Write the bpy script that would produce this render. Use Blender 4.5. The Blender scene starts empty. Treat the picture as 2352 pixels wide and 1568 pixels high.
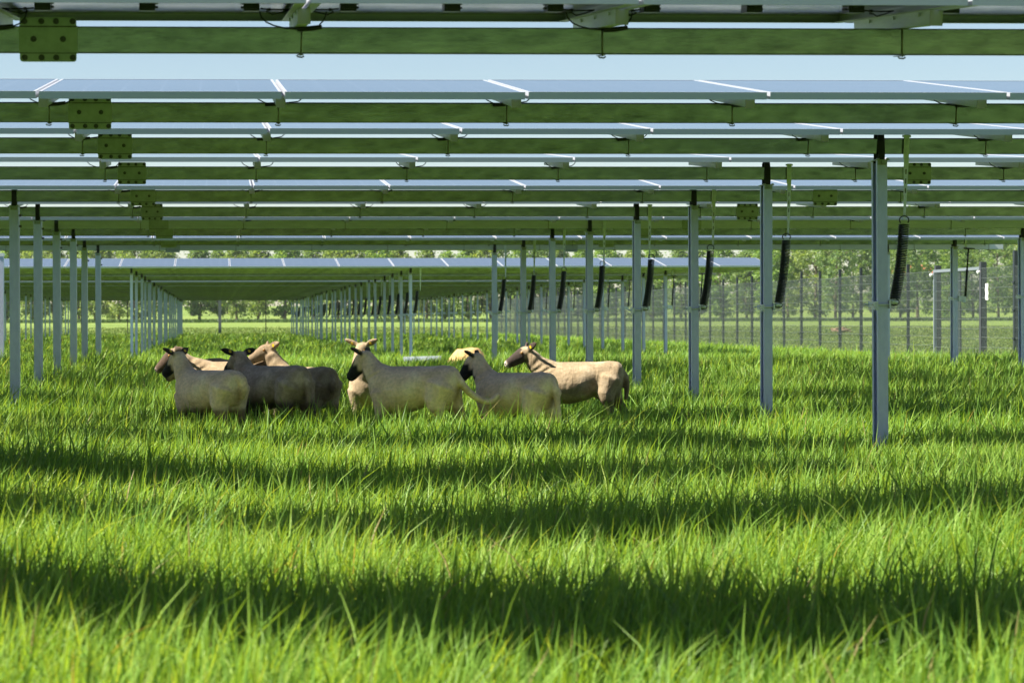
import bpy, math, random
import numpy as np
from mathutils import Vector, Matrix
R = math.radians
rng = np.random.default_rng(11)
random.seed(11)
sc = bpy.context.scene
COL = sc.collection

# ------------------------------------------------------------------ camera
PSI, PPX, HY, ROLL, F = .0425, 730.1, 732.9, .0023, 5600.0     # yaw, principal point and focal length in 2352-px units
EYE = 1.0
cam_d = bpy.data.cameras.new('camera'); cam = bpy.data.objects.new('camera', cam_d); COL.objects.link(cam)
cam_d.sensor_width = 36; cam_d.lens = F / 2352 * 36
cam_d.shift_x = (1176 - PPX) / 2352; cam_d.shift_y = -(784 - HY) / 2352
cam_d.clip_start = .1; cam_d.clip_end = 6000
cam_d.dof.use_dof = True; cam_d.dof.focus_distance = 17.6; cam_d.dof.aperture_fstop = 8
_r = Vector((math.cos(PSI), -math.sin(PSI), 0)); _f = Vector((math.sin(PSI), math.cos(PSI), 0)); _u = Vector((0, 0, 1))
_r2 = _r * math.cos(ROLL) - _u * math.sin(ROLL); _u2 = _r * math.sin(ROLL) + _u * math.cos(ROLL)
cam.matrix_world = Matrix(((_r2.x, _u2.x, -_f.x, 0), (_r2.y, _u2.y, -_f.y, 0), (_r2.z, _u2.z, -_f.z, EYE), (0, 0, 0, 1)))
sc.camera = cam

# ------------------------------------------------------------------ sky and sun
SUN = Vector((-.64, -.09, .77)).normalized()        # towards the sun: off to the left, a touch behind the camera
sun_el = math.asin(SUN.z); sun_az = math.atan2(SUN.x, SUN.y)
w = bpy.data.worlds.new('World'); sc.world = w; w.use_nodes = True
nt = w.node_tree; bg = nt.nodes['Background']
sky = nt.nodes.new('ShaderNodeTexSky'); sky.sky_type = 'NISHITA'; sky.sun_disc = False
sky.sun_elevation = sun_el; sky.sun_rotation = sun_az
sky.air_density = .95; sky.dust_density = .15; sky.ozone_density = 1.0; sky.altitude = 0
nt.links.new(sky.outputs[0], bg.inputs[0]); bg.inputs[1].default_value = .0505
ld = bpy.data.lights.new('sun', 'SUN'); ld.energy = 5.0; ld.angle = R(.53); ld.color = (1, .92, .77)
sun = bpy.data.objects.new('sun', ld); COL.objects.link(sun)
sun.rotation_euler = SUN.to_track_quat('Z', 'Y').to_euler()
vs = sc.view_settings; vs.view_transform = 'Standard'; vs.look = 'None'; vs.gamma = 1; vs.exposure = 1.38
sc.cycles.max_bounces = 8; sc.cycles.transparent_max_bounces = 8
sc.cycles.caustics_reflective = False; sc.cycles.caustics_refractive = False

# ------------------------------------------------------------------ helpers
def px2x(px, Y):                     # where the sight line through image column px meets depth Y
    return Y * math.tan(PSI + math.atan((px - PPX) / F))
def py2z(py, Y, X=0):                # height above the ground datum of image row py at depth Y
    d = X * math.sin(PSI) + Y * math.cos(PSI)
    return EYE + (HY - py) * d / F

def sstep(t): t = np.clip(t, 0, 1); return t * t * (3 - 2 * t)
def gz(X, Y):
    X = np.asarray(X, float); Y = np.asarray(Y, float)
    z = .10 * sstep((1.0 - X) / 2.6) * sstep((17.5 - Y) / 5)
    z = z + .075 * sstep((X - 1.3) / 2.0) * sstep((14.5 - Y) / 4)
    z = z + .085 * np.exp(-((Y - 31) / 6.5) ** 2)
    z = z + np.interp(Y, [-2, 4, 5.3, 7.2, 8.7, 10.3, 11.6, 13.2, 14.7, 16, 17.5], [0, .085, .07, .035, .02, -.015, -.03, 0, .03, .025, 0]) * (1 - sstep((X - 2.2) / 1.5) * sstep((Y - 12.5) / 2))
    z = z + .075 * sstep((X - 2.9) / 1.2) * sstep((Y - 16.2) / 1.8) * sstep((46 - Y) / 10) + .06 * sstep((-.6 - X) / 1) * sstep((Y - 18.6) / 2) * sstep((46 - Y) / 10)
    z = z + .018 * np.sin(X * 1.7 + Y * .6) * np.sin(Y * .9 - X * .4) + .012 * np.sin(X * 3.1 - Y * 2.1)
    z = z - .04 * sstep((Y - 44) / 10)
    z = z + .5 * sstep((Y - 150) / 260)
    z = z + (5 + 4.0 * sstep((X - 40) / 120)) * sstep((Y - 425) / 420)
    z = z - 9 * sstep((Y - 900) / 600)
    return z
def gz1(x, y): return float(gz(x, y))

def mesh_np(name, V, faces_list, mat=None, smooth=False, attrs=None):
    """faces_list: arrays of faces (n,k)."""
    me = bpy.data.meshes.new(name)
    me.vertices.add(len(V)); me.vertices.foreach_set('co', np.asarray(V, np.float32).ravel())
    loops = np.concatenate([f.ravel() for f in faces_list]).astype(np.int32)
    starts = []; o = 0
    for f in faces_list:
        n, k = f.shape; starts.append(o + np.arange(n) * k); o += n * k
    starts = np.concatenate(starts).astype(np.int32)
    me.loops.add(len(loops)); me.loops.foreach_set('vertex_index', loops)
    me.polygons.add(len(starts)); me.polygons.foreach_set('loop_start', starts)
    if smooth: me.polygons.foreach_set('use_smooth', np.ones(len(starts), bool))
    if attrs:
        for k, v in attrs.items():
            if getattr(v, 'ndim', 1) == 2: a = me.attributes.new(k, 'FLOAT_VECTOR', 'POINT'); a.data.foreach_set('vector', np.asarray(v, np.float32).ravel())
            else: a = me.attributes.new(k, 'FLOAT', 'POINT'); a.data.foreach_set('value', np.asarray(v, np.float32))
    me.update(calc_edges=True)
    if mat: me.materials.append(mat)
    return me

class MB:
    """collects shapes; .mesh() gives ONE mesh"""
    def __init__(s): s.v = []; s.f = []; s.m = []; s.sm = []
    def add(s, verts, faces, mi=0, smooth=False):
        o = len(s.v); s.v += [tuple(p) for p in verts]; s.f += [tuple(i + o for i in f) for f in faces]
        s.m += [mi] * len(faces); s.sm += [smooth] * len(faces)
    def box(s, x0, x1, y0, y1, z0, z1, mi=0, M=None):
        vv = [(x, y, z) for z in (z0, z1) for y in (y0, y1) for x in (x0, x1)]
        if M: vv = [tuple(M @ Vector(p)) for p in vv]
        s.add(vv, [(0, 2, 3, 1), (4, 5, 7, 6), (0, 1, 5, 4), (2, 6, 7, 3), (0, 4, 6, 2), (1, 3, 7, 5)], mi)
    def tube(s, pts, rad, n=8, mi=0, cap=True, smooth=True):
        pts = [Vector(p) for p in pts]; rad = rad if hasattr(rad, '__len__') else [rad] * len(pts)
        vv = []; ff = []; t0 = (pts[1] - pts[0]).normalized()
        a = Vector((0, 0, 1)) if abs(t0.z) < .9 else Vector((1, 0, 0)); nrm = (a - t0 * a.dot(t0)).normalized()
        for i, p in enumerate(pts):
            t = (pts[min(i + 1, len(pts) - 1)] - pts[max(i - 1, 0)]).normalized()
            nrm = (nrm - t * nrm.dot(t)).normalized(); b = t.cross(nrm)
            for k in range(n):
                an = 2 * math.pi * k / n; vv.append(p + (nrm * math.cos(an) + b * math.sin(an)) * rad[i])
        for i in range(len(pts) - 1):
            for k in range(n):
                ff.append((i * n + k, i * n + (k + 1) % n, (i + 1) * n + (k + 1) % n, (i + 1) * n + k))
        if cap: ff += [tuple(range(n))[::-1], tuple((len(pts) - 1) * n + k for k in range(n))]
        s.add(vv, ff, mi, smooth)
    def extrude_profile(s, poly, axis, a0, a1, mi=0):
        """poly: closed list of 2-D points; axis 0: poly is (y,z) run along x; 2: poly is (x,y) run along z"""
        n = len(poly)
        def P(p, a): return (a, p[0], p[1]) if axis == 0 else ((p[0], a, p[1]) if axis == 1 else (p[0], p[1], a))
        vv = [P(p, a0) for p in poly] + [P(p, a1) for p in poly]
        ff = [(k, (k + 1) % n, n + (k + 1) % n, n + k) for k in range(n)] + [tuple(range(n))[::-1], tuple(range(n, 2 * n))]
        s.add(vv, ff, mi)
    def mesh(s, name, *mats):
        me = bpy.data.meshes.new(name); me.from_pydata(s.v, [], s.f)
        for m in mats: me.materials.append(m)
        me.polygons.foreach_set('material_index', s.m); me.polygons.foreach_set('use_smooth', s.sm)
        me.update()
        import bmesh
        bm = bmesh.new(); bm.from_mesh(me); bmesh.ops.recalc_face_normals(bm, faces=bm.faces); bm.to_mesh(me); bm.free()
        return me

def obj(name, me, parent=None, loc=(0, 0, 0), rot=(0, 0, 0), label=None):
    o = bpy.data.objects.new(name, me); COL.objects.link(o)
    o.location = loc; o.rotation_euler = rot
    if parent is not None: o.parent = parent
    if label: o['label'] = label
    return o
def tag(o, label, cat, group=None):
    o['label'] = label; o['category'] = cat
    if group: o['group'] = group
    return o
def empty(name, loc, rot=(0, 0, 0)):
    o = bpy.data.objects.new(name, None); COL.objects.link(o); o.location = loc; o.rotation_euler = rot; o.empty_display_size = .1
    return o
ORD = ['first', 'second', 'third', 'fourth', 'fifth', 'sixth', 'seventh', 'eighth', 'ninth', 'tenth', 'eleventh', 'twelfth', 'thirteenth',
       'fourteenth', 'fifteenth', 'sixteenth', 'seventeenth', 'eighteenth', 'nineteenth', 'twentieth']
TENS = ['', '', 'twenty', 'thirty', 'forty', 'fifty', 'sixty', 'seventy', 'eighty', 'ninety']
def ordw(i):                          # 0 -> first
    n = i + 1
    if n <= 20: return ORD[i]
    if n % 10 == 0: return TENS[n // 10][:-1] + 'ieth'
    return TENS[n // 10] + '-' + ORD[n % 10 - 1]

# ------------------------------------------------------------------ materials
def new_mat(name):
    m = bpy.data.materials.new(name); m.use_nodes = True
    return m, m.node_tree.nodes, m.node_tree.links, m.node_tree.nodes['Principled BSDF']
def rgb(c): return (c[0], c[1], c[2], 1)
def ramp(n, stops):
    r = n.new('ShaderNodeValToRGB'); e = r.color_ramp.elements
    while len(e) < len(stops): e.new(.5)
    for i, (p, c) in enumerate(stops): e[i].position = p; e[i].color = rgb(c)
    return r
def plain(name, c, rough=.5, metal=0, spec=.5):
    m, n, l, b = new_mat(name)
    b.inputs['Base Color'].default_value = rgb(c); b.inputs['Roughness'].default_value = rough
    b.inputs['Metallic'].default_value = metal; b.inputs['Specular IOR Level'].default_value = spec
    return m
def noisy(name, c0, c1, scale=8, rough=.5, metal=0, stretch=(1, 1, 1), bump=0, r2=None, detail=5, mid=.5, wid=.25, spec=.5):
    m, n, l, b = new_mat(name)
    tc = n.new('ShaderNodeTexCoord'); mp = n.new('ShaderNodeMapping'); mp.inputs['Scale'].default_value = stretch
    no = n.new('ShaderNodeTexNoise'); no.inputs['Scale'].default_value = scale; no.inputs['Detail'].default_value = detail
    no.inputs['Roughness'].default_value = .65
    l.new(tc.outputs['Object'], mp.inputs[0]); l.new(mp.outputs[0], no.inputs[0])
    rp = ramp(n, [(mid - wid, c0), (mid + wid, c1)]); l.new(no.outputs[0], rp.inputs[0]); l.new(rp.outputs[0], b.inputs['Base Color'])
    b.inputs['Metallic'].default_value = metal; b.inputs['Roughness'].default_value = rough; b.inputs['Specular IOR Level'].default_value = spec
    if r2 is not None:
        mr = n.new('ShaderNodeMapRange'); mr.inputs[3].default_value = rough; mr.inputs[4].default_value = r2
        l.new(no.outputs[0], mr.inputs[0]); l.new(mr.outputs[0], b.inputs['Roughness'])
    if bump:
        bp = n.new('ShaderNodeBump'); bp.inputs['Strength'].default_value = bump; bp.inputs['Distance'].default_value = .01
        l.new(no.outputs[0], bp.inputs['Height']); l.new(bp.outputs[0], b.inputs['Normal'])
    return m

M = {}
M['beam'] = noisy('galvanized beam steel', (.15, .165, .17), (.44, .465, .46), 8, .17, .96, (1, 2.2, 2.6), .14, .30, 8, .5, .22)
M['beam_end'] = noisy('sky-lightened beam steel', (.50, .53, .55), (.66, .69, .70), 6, .42, .8, (1, 5, 5), .05, .6)  # paler base paints in the sky light reflected by the beam face
M['plate'] = noisy('splice plate steel', (.26, .30, .22), (.42, .46, .34), 14, .34, .92, (1, 1, 1), .05, .5)
M['post'] = noisy('galvanized post steel', (.52, .57, .86), (.68, .73, .98), 26, .42, .35, (1, 1, .35), .06, .62)
M['rail'] = noisy('zinc rail steel', (.62, .67, .74), (.80, .84, .90), 20, .45, .3, (1, .4, 3), .05, .55)
M['rail_cap'] = plain('rail end cap', (.52, .50, .62), .55, .2)
M['alu'] = plain('panel frame aluminium', (.50, .53, .60), .38, .3)
M['bolt'] = noisy('weathered bolt steel', (.05, .05, .045), (.14, .14, .12), 60, .5, .7)
M['strap'] = plain('dull strap steel', (.22, .22, .16), .45, .9)
M['black'] = plain('black plastic', (.012, .013, .016), .45)
M['jbox'] = noisy('black junction box plastic', (.012, .014, .012), (.03, .033, .03), 40, .35)
M['rubber'] = plain('black rubber belt', (.013, .014, .018), .6)
M['spring'] = plain('black coated spring wire', (.010, .011, .014), .38)
M['fence_dark'] = noisy('slate grey powder coat', (.020, .027, .036), (.032, .040, .052), 20, .5)
M['fence_wire'] = plain('zinc wire', (.20, .23, .24), .5, .5)
M['gate_frame'] = noisy('light grey gate tube', (.20, .24, .29), (.28, .32, .37), 20, .45, .3)
M['gate_post'] = noisy('grey gate post', (.040, .044, .056), (.060, .065, .08), 20, .5)
M['white'] = plain('white notice plastic', (.78, .79, .80), .5)
M['soil'] = noisy('sandy soil', (.50, .30, .13), (.72, .47, .22), 9, .9, 0, (1, 1, 1), .9, None, 8)
M['bark'] = noisy('tree bark', (.10, .075, .05), (.22, .17, .12), 3, .9, 0, (3, 3, .6), .5)
M['eye'] = plain('amber eye', (.25, .12, .02), .15)
M['pupil'] = plain('dark eye', (.01, .008, .006), .1)
M['eartag'] = plain('yellow ear tag', (.85, .58, .02), .45)
M['hoof'] = plain('dark hoof', (.03, .025, .02), .5)
M['roof'] = noisy('red roof tile', (.42, .10, .05), (.60, .18, .09), 2, .8)
M['wall'] = noisy('pale render wall', (.55, .52, .46), (.68, .65, .58), 1, .9)
M['window'] = plain('dark window glass', (.03, .04, .05), .1)
M['wood'] = noisy('dead wood', (.16, .10, .06), (.42, .30, .20), 5, .85)

def glass_mat(name, top):
    m, n, l, b = new_mat(name)
    tc = n.new('ShaderNodeTexCoord'); sp = n.new('ShaderNodeSeparateXYZ'); l.new(tc.outputs['Object'], sp.inputs[0])
    def line(sock, pitch, width, off=0):
        a = n.new('ShaderNodeMath'); a.operation = 'ADD'; a.inputs[1].default_value = off + 100 * pitch; l.new(sock, a.inputs[0])
        d = n.new('ShaderNodeMath'); d.operation = 'DIVIDE'; d.inputs[1].default_value = pitch; l.new(a.outputs[0], d.inputs[0])
        f = n.new('ShaderNodeMath'); f.operation = 'FRACT'; l.new(d.outputs[0], f.inputs[0])
        g = n.new('ShaderNodeMath'); g.operation = 'LESS_THAN'; g.inputs[1].default_value = width / pitch; l.new(f.outputs[0], g.inputs[0])
        return g
    lx = line(sp.outputs[0], .185, .0045, .0022); ly = line(sp.outputs[1], .0935, .0022, .001); lc = line(sp.outputs[1], 5, .018, .009)
    mx = n.new('ShaderNodeMath'); mx.operation = 'MAXIMUM'; l.new(lx.outputs[0], mx.inputs[0]); l.new(lc.outputs[0], mx.inputs[1])
    m2 = n.new('ShaderNodeMath'); m2.operation = 'MULTIPLY_ADD'; m2.inputs[1].default_value = .35; l.new(ly.outputs[0], m2.inputs[0]); l.new(mx.outputs[0], m2.inputs[2])
    mc = n.new('ShaderNodeMix'); mc.data_type = 'RGBA'; mc.clamp_factor = True
    mc.inputs[6].default_value = (.075, .090, .115, 1) if top else (.035, .042, .045, 1)
    mc.inputs[7].default_value = (.17, .20, .27, 1) if top else (.22, .24, .24, 1)
    l.new(m2.outputs[0], mc.inputs[0]); l.new(mc.outputs[2], b.inputs['Base Color'])
    no = n.new('ShaderNodeTexNoise'); no.inputs['Scale'].default_value = 3; l.new(tc.outputs['Object'], no.inputs[0])
    mr = n.new('ShaderNodeMapRange'); mr.inputs[3].default_value = .03 if top else .08; mr.inputs[4].default_value = .08 if top else .22
    l.new(no.outputs[0], mr.inputs[0]); l.new(mr.outputs[0], b.inputs['Roughness'])
    b.inputs['IOR'].default_value = 1.62
    return m
M['glass_top'] = glass_mat('solar cells under glass', True)
M['glass_back'] = glass_mat('panel back glass', False)

def leafy(name, stops, trans=.35, rough=.5, tint=(1.25, 1.2, .45), attr='r', spec=.3, keel=0):
    """foliage: diffuse and gloss on the lit side, light passing through the blade from behind"""
    m, n, l, b = new_mat(name)
    at = n.new('ShaderNodeAttribute'); at.attribute_name = attr
    rp = ramp(n, stops); l.new(at.outputs['Fac'], rp.inputs[0]); l.new(rp.outputs[0], b.inputs['Base Color'])
    b.inputs['Roughness'].default_value = rough; b.inputs['Specular IOR Level'].default_value = spec
    tr = n.new('ShaderNodeBsdfTranslucent')
    if keel:                                   # blades are folded along the middle: the two halves face apart
        g = n.new('ShaderNodeNewGeometry'); av = n.new('ShaderNodeAttribute'); av.attribute_name = 'sv'
        ma = n.new('ShaderNodeVectorMath'); ma.operation = 'MULTIPLY_ADD'; ma.inputs[1].default_value = (keel,) * 3
        l.new(av.outputs['Vector'], ma.inputs[0]); l.new(g.outputs['Normal'], ma.inputs[2])
        nn = n.new('ShaderNodeVectorMath'); nn.operation = 'NORMALIZE'; l.new(ma.outputs[0], nn.inputs[0])
        l.new(nn.outputs[0], b.inputs['Normal']); l.new(nn.outputs[0], tr.inputs['Normal'])
    mu = n.new('ShaderNodeMix'); mu.data_type = 'RGBA'; mu.blend_type = 'MULTIPLY'
    mu.inputs[0].default_value = 1; mu.inputs[7].default_value = rgb(tint); l.new(rp.outputs[0], mu.inputs[6]); l.new(mu.outputs[2], tr.inputs[0])
    mx = n.new('ShaderNodeMixShader'); mx.inputs[0].default_value = trans
    l.new(b.outputs[0], mx.inputs[1]); l.new(tr.outputs[0], mx.inputs[2]); l.new(mx.outputs[0], n['Material Output'].inputs[0])
    return m
M['grass'] = leafy('long meadow grass', [(0, (.130, .270, .060)), (.45, (.255, .450, .080)), (.8, (.370, .530, .110)), (.97, (.45, .56, .17)), (1, (.44, .36, .18))], .46, .36, (1.5, 1.25, .45), spec=.3, keel=.8)
M['turf'] = leafy('short field grass', [(0, (.05, .10, .025)), (.16, (.09, .155, .03)), (.5, (.145, .205, .045)), (1, (.21, .245, .075))], .3, .55)  # lowest stops also colour the dark strip standing for tree shade
M['leaf_a'] = leafy('fresh green leaves', [(0, (.14, .26, .065)), (.6, (.26, .40, .105)), (1, (.42, .51, .18))], .5, .5)
M['leaf_b'] = leafy('olive green leaves', [(0, (.16, .25, .07)), (.6, (.29, .39, .12)), (1, (.46, .50, .21))], .5, .5)
M['leaf_c'] = leafy('dark green leaves', [(0, (.13, .24, .09)), (.6, (.24, .35, .13)), (1, (.36, .43, .18))], .5, .5)

def ground_mat():
    m, n, l, b = new_mat('meadow ground')
    g = n.new('ShaderNodeNewGeometry'); sp = n.new('ShaderNodeSeparateXYZ'); l.new(g.outputs['Position'], sp.inputs[0])
    n1 = n.new('ShaderNodeTexNoise'); n1.inputs['Scale'].default_value = .06; n1.inputs['Detail'].default_value = 8; n1.inputs['Roughness'].default_value = .7
    n2 = n.new('ShaderNodeTexNoise'); n2.inputs['Scale'].default_value = 2.5; n2.inputs['Detail'].default_value = 6; n2.inputs['Roughness'].default_value = .7
    l.new(g.outputs['Position'], n1.inputs[0]); l.new(g.outputs['Position'], n2.inputs[0])
    field = ramp(n, [(.30, (.135, .220, .045)), (.5, (.185, .265, .062)), (.70, (.25, .305, .09))]); l.new(n1.outputs[0], field.inputs[0])
    fine = ramp(n, [(.3, (.70, .74, .66)), (.7, (1.15, 1.12, 1.1))]); l.new(n2.outputs[0], fine.inputs[0])
    fm = n.new('ShaderNodeMix'); fm.data_type = 'RGBA'; fm.blend_type = 'MULTIPLY'; fm.inputs[0].default_value = 1
    l.new(field.outputs[0], fm.inputs[6]); l.new(fine.outputs[0], fm.inputs[7])
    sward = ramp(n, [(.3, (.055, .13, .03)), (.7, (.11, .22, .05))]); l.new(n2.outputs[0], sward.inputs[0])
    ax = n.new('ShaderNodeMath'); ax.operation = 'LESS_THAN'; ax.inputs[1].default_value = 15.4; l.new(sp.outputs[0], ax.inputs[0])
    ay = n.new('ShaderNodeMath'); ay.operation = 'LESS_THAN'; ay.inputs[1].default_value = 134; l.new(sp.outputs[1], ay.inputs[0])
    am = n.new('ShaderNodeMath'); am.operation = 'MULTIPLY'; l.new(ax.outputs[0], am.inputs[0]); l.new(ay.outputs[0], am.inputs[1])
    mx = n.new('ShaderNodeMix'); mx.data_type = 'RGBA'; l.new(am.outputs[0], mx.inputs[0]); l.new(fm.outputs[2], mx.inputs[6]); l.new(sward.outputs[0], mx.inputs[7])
    l.new(mx.outputs[2], b.inputs['Base Color']); b.inputs['Roughness'].default_value = .9; b.inputs['Specular IOR Level'].default_value = .15
    bp = n.new('ShaderNodeBump'); bp.inputs['Strength'].default_value = .8; bp.inputs['Distance'].default_value = .08
    l.new(n2.outputs[0], bp.inputs['Height']); l.new(bp.outputs[0], b.inputs['Normal'])
    return m
M['ground'] = ground_mat()

# ------------------------------------------------------------------ ground
ys = np.concatenate([-np.geomspace(900, 13, 30), np.arange(-12, 40, .4), np.arange(40, 140, 1.0), np.geomspace(140, 2600, 90)])
xs = np.concatenate([-np.geomspace(1500, 20, 45), np.arange(-19, 20, .4), np.geomspace(20, 1500, 45)])
XX, YY = np.meshgrid(xs, ys); ZZ = gz(XX, YY)
nx = len(xs); ny = len(ys)
ii = (np.arange(ny - 1)[:, None] * nx + np.arange(nx - 1)[None]).ravel()
gm = mesh_np('ground', np.stack([XX.ravel(), YY.ravel(), ZZ.ravel()], 1), [np.stack([ii, ii + 1, ii + nx + 1, ii + nx], 1)], M['ground'], True)
go = obj('ground', gm); go['kind'] = 'structure'

# ------------------------------------------------------------------ grass
def patchy(x, y):
    return (np.sin(x * .9 + 1.3 * np.sin(y * .45)) * np.sin(y * .7 + 1.1 * np.sin(x * .5)) + .6 * np.sin(x * 2.3 + y * 1.7)) / 1.6
def blades(xb, yb, h, wd, seg, shade, lean=.35, droop=.7):
    n = len(xb); zb = gz(xb, yb) - .01
    yaw = rng.uniform(0, 2 * np.pi, n); la = rng.uniform(0, 2 * np.pi, n)
    ln = np.abs(rng.normal(0, lean, n)) * h; dr = rng.uniform(.1, 1, n) ** 2 * droop
    cx, sx = np.cos(yaw), np.sin(yaw)
    lx = np.cos(la) * ln + .05 * h; ly = np.sin(la) * ln
    ts, ws = ([0, .40, .75, 1], [.75, 1, .68, 0]) if seg == 3 else ([0, .6, 1], [.8, 1, 0])
    rows = []; sv = []; ac = np.stack([cx, sx, cx * 0], 1)
    for t, wf in zip(ts, ws):
        bend = t + dr * t * t * .9
        px = xb + lx * bend * t; py = yb + ly * bend * t; pz = zb + h * (t - .32 * dr * t * t)
        if wf:
            rows += [np.stack([px - cx * wd * wf / 2, py - sx * wd * wf / 2, pz], 1), np.stack([px + cx * wd * wf / 2, py + sx * wd * wf / 2, pz], 1)]; sv += [-ac, ac]
        else: rows.append(np.stack([px, py, pz], 1)); sv.append(ac * 0)
    k = len(rows); V = np.stack(rows, 1).reshape(-1, 3); b = np.arange(n) * k
    quads = [np.stack([b + 2 * i, b + 2 * i + 1, b + 2 * i + 3, b + 2 * i + 2], 1) for i in range(seg - 1)]
    tri = np.stack([b + k - 3, b + k - 2, b + k - 1], 1)
    return V, np.concatenate(quads), tri, np.repeat(shade, k), np.stack(sv, 1).reshape(-1, 3)
parts = []
def zone(y0, y1, dens, hmean, wd, seg, ml, mr, xmax=99, lean=.33):
    xl = lambda y: -.0875 * y - ml; xr = lambda y: np.minimum(.3325 * y + mr, xmax)
    area = (y1 - y0) * (xr((y0 + y1) / 2) - xl((y0 + y1) / 2)); n = int(area * dens * 1.25)
    y = rng.uniform(y0, y1, n); lo = xl(y1); hi = xr(y1) if np.isscalar(y1) else 0
    x = rng.uniform(lo, hi, n); keep = (x > xl(y)) & (x < xr(y)); x, y = x[keep], y[keep]
    pt = patchy(x, y); n = len(x)
    keep = rng.uniform(0, 1, n) < .80 + .2 * pt; x, y, pt = x[keep], y[keep], pt[keep]; n = len(x)
    h = hmean * (1 + .14 * pt) * np.clip(rng.normal(1, .22, n), .45, 1.7)
    tall = rng.uniform(0, 1, n) < .006; h[tall] *= rng.uniform(1.15, 1.4, tall.sum())
    h *= 1 - .14 * sstep((x - 2.2) / 1.5) * sstep((y - 11) / 3) * sstep((17.5 - y) / 1.5)
    h *= 1 + .22 * sstep((0.5 - x) / 2) * sstep((y - 19) / 3) * sstep((42 - y) / 8)
    wv = wd * rng.uniform(.6, 1.35, n)
    sh = np.clip(.45 + .22 * rng.normal(0, 1, n) + .13 * patchy(x * .6 + 7, y * .6 - 3), 0, .96)
    dry = rng.uniform(0, 1, n) < .012; sh[dry] = 1
    parts.append(blades(x, y, h, wv, seg, sh, lean))
zone(2.6, 9.0, 3000, .235, .0068, 3, 1.6, 1.6)
zone(9.0, 16, 2000, .25, .0080, 3, 2.0, 2.0)
zone(16, 26, 1200, .275, .0095, 2, 2.5, 2.5)
for cx_, cy_, hh, nb in [(-1.45, 30.4, .50, 160), (-1.9, 35.2, .42, 90), (1.1, 47, .45, 110), (5.6, 58, .55, 120), (-.9, 12.5, .42, 120), (.8, 15.6, .36, 90), (2.9, 9.8, .38, 90), (-.3, 8.2, .40, 110), (1.9, 6.6, .40, 70), (6.3, 25, .40, 90), (3.6, 20.5, .36, 80), (-1.2, 70, .55, 140), (7.6, 33, .42, 90)]:
    xx = cx_ + rng.normal(0, .13, nb); yy = cy_ + rng.normal(0, .13, nb)       # ranker tufts
    parts.append(blades(xx, yy, hh * rng.uniform(.6, 1.1, nb), rng.uniform(.006, .010, nb) * (1 + cy_ / 40), 3, np.clip(rng.normal(.22, .14, nb), 0, .8), .34))
zone(26, 46, 420, .28, .015, 2, 3, 3, 15.5)
zone(46, 80, 150, .27, .026, 2, 4, 4, 15.5)
zone(80, 134.5, 60, .27, .045, 2, 5, 5, 15.5)
def join(parts, name, mat):
    Vs, Q, T, S, A = [], [], [], [], []; o = 0
    for V, q, t, s, a in parts: A.append(a); Vs.append(V); Q.append(q + o); T.append(t + o); S.append(s); o += len(V)
    return mesh_np(name, np.concatenate(Vs), [np.concatenate(Q), np.concatenate(T)], mat, False, {'r': np.concatenate(S), 'sv': np.concatenate(A)})
grass = obj('grass', join(parts, 'grass', M['grass'])); grass['kind'] = 'stuff'
tag(grass, 'long bright green meadow grass growing under and between the panel rows', 'grass')
parts = []
n = 60000
y = rng.uniform(38, 134, n); x = 15.8 + rng.uniform(0, 1, n) ** 1.2 * (.36 * y - 8); parts.append(blades(x, y, rng.uniform(.04, .10, n), rng.uniform(.03, .05, n), 2, rng.uniform(0, 1, n), .5))
n = 70000
y = 135.5 + rng.uniform(0, 1, n) ** 1.5 * 120; x = rng.uniform(-.10, .36, n) * y; parts.append(blades(x, y, rng.uniform(.05, .12, n), rng.uniform(.06, .10, n), 2, rng.uniform(0, 1, n), .5))
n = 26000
y = rng.uniform(405, 424, n); x = rng.uniform(-.12, .37, n) * y; parts.append(blades(x, y, rng.uniform(.25, .8, n), rng.uniform(.12, .25, n), 2, rng.uniform(0, .12, n), .3))  # strip of dark blades standing for shade and ditch along the tree bases
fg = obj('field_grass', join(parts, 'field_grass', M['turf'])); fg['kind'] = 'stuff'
tag(fg, 'short pale green grass on the open field beyond the fence, with a dark blade strip for shade and ditch at the trees', 'grass')

# ------------------------------------------------------------------ solar rows
PITCH = 1.15; X0 = -.824; KMIN, KMAX = -11, 11          # panel joints at X0 + k*PITCH
PW, PL, PH = 1.134, 1.722, .035
BH, BD = .100, .080
def frame_mesh():
    b = MB(); w2, l2 = PW / 2, PL / 2; t = .012
    b.box(-w2, w2, -l2, -l2 + t, 0, PH); b.box(-w2, w2, l2 - t, l2, 0, PH)
    b.box(-w2, -w2 + t, -l2 + t, l2 - t, 0, PH); b.box(w2 - t, w2, -l2 + t, l2 - t, 0, PH)
    f = .026                                                              # inner bottom flange
    b.box(-w2 + t, w2 - t, -l2 + t, -l2 + t + f, .001, .003); b.box(-w2 + t, w2 - t, l2 - t - f, l2 - t, .001, .003)
    b.box(-w2 + t, -w2 + t + f, -l2 + t + f, l2 - t - f, .001, .003); b.box(w2 - t - f, w2 - t, -l2 + t + f, l2 - t - f, .001, .003)
    return b
def sheet_mesh(name):
    me_b = MB(); w2, l2 = PW / 2 - .0115, PL / 2 - .0115
    me_b.box(-w2, w2, -l2, l2, PH - .0065, PH - .0012)
    me = me_b.mesh(name, M['glass_top'], M['glass_back'])
    for p in me.polygons:
        if p.normal.z < -.5: p.material_index = 1
    return me
ME = {}
ME['frame'] = frame_mesh().mesh('panel_frame', M['alu'])
ME['sheet'] = sheet_mesh('glass_sheet')
_b = frame_mesh(); w2, l2 = PW / 2 - .0115, PL / 2 - .0115; _b.box(-w2, w2, -l2, l2, PH - .0065, PH - .0012, 1)
ME['panel_far'] = _b.mesh('solar_panel', M['alu'], M['glass_top'], M['glass_back'])
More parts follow.
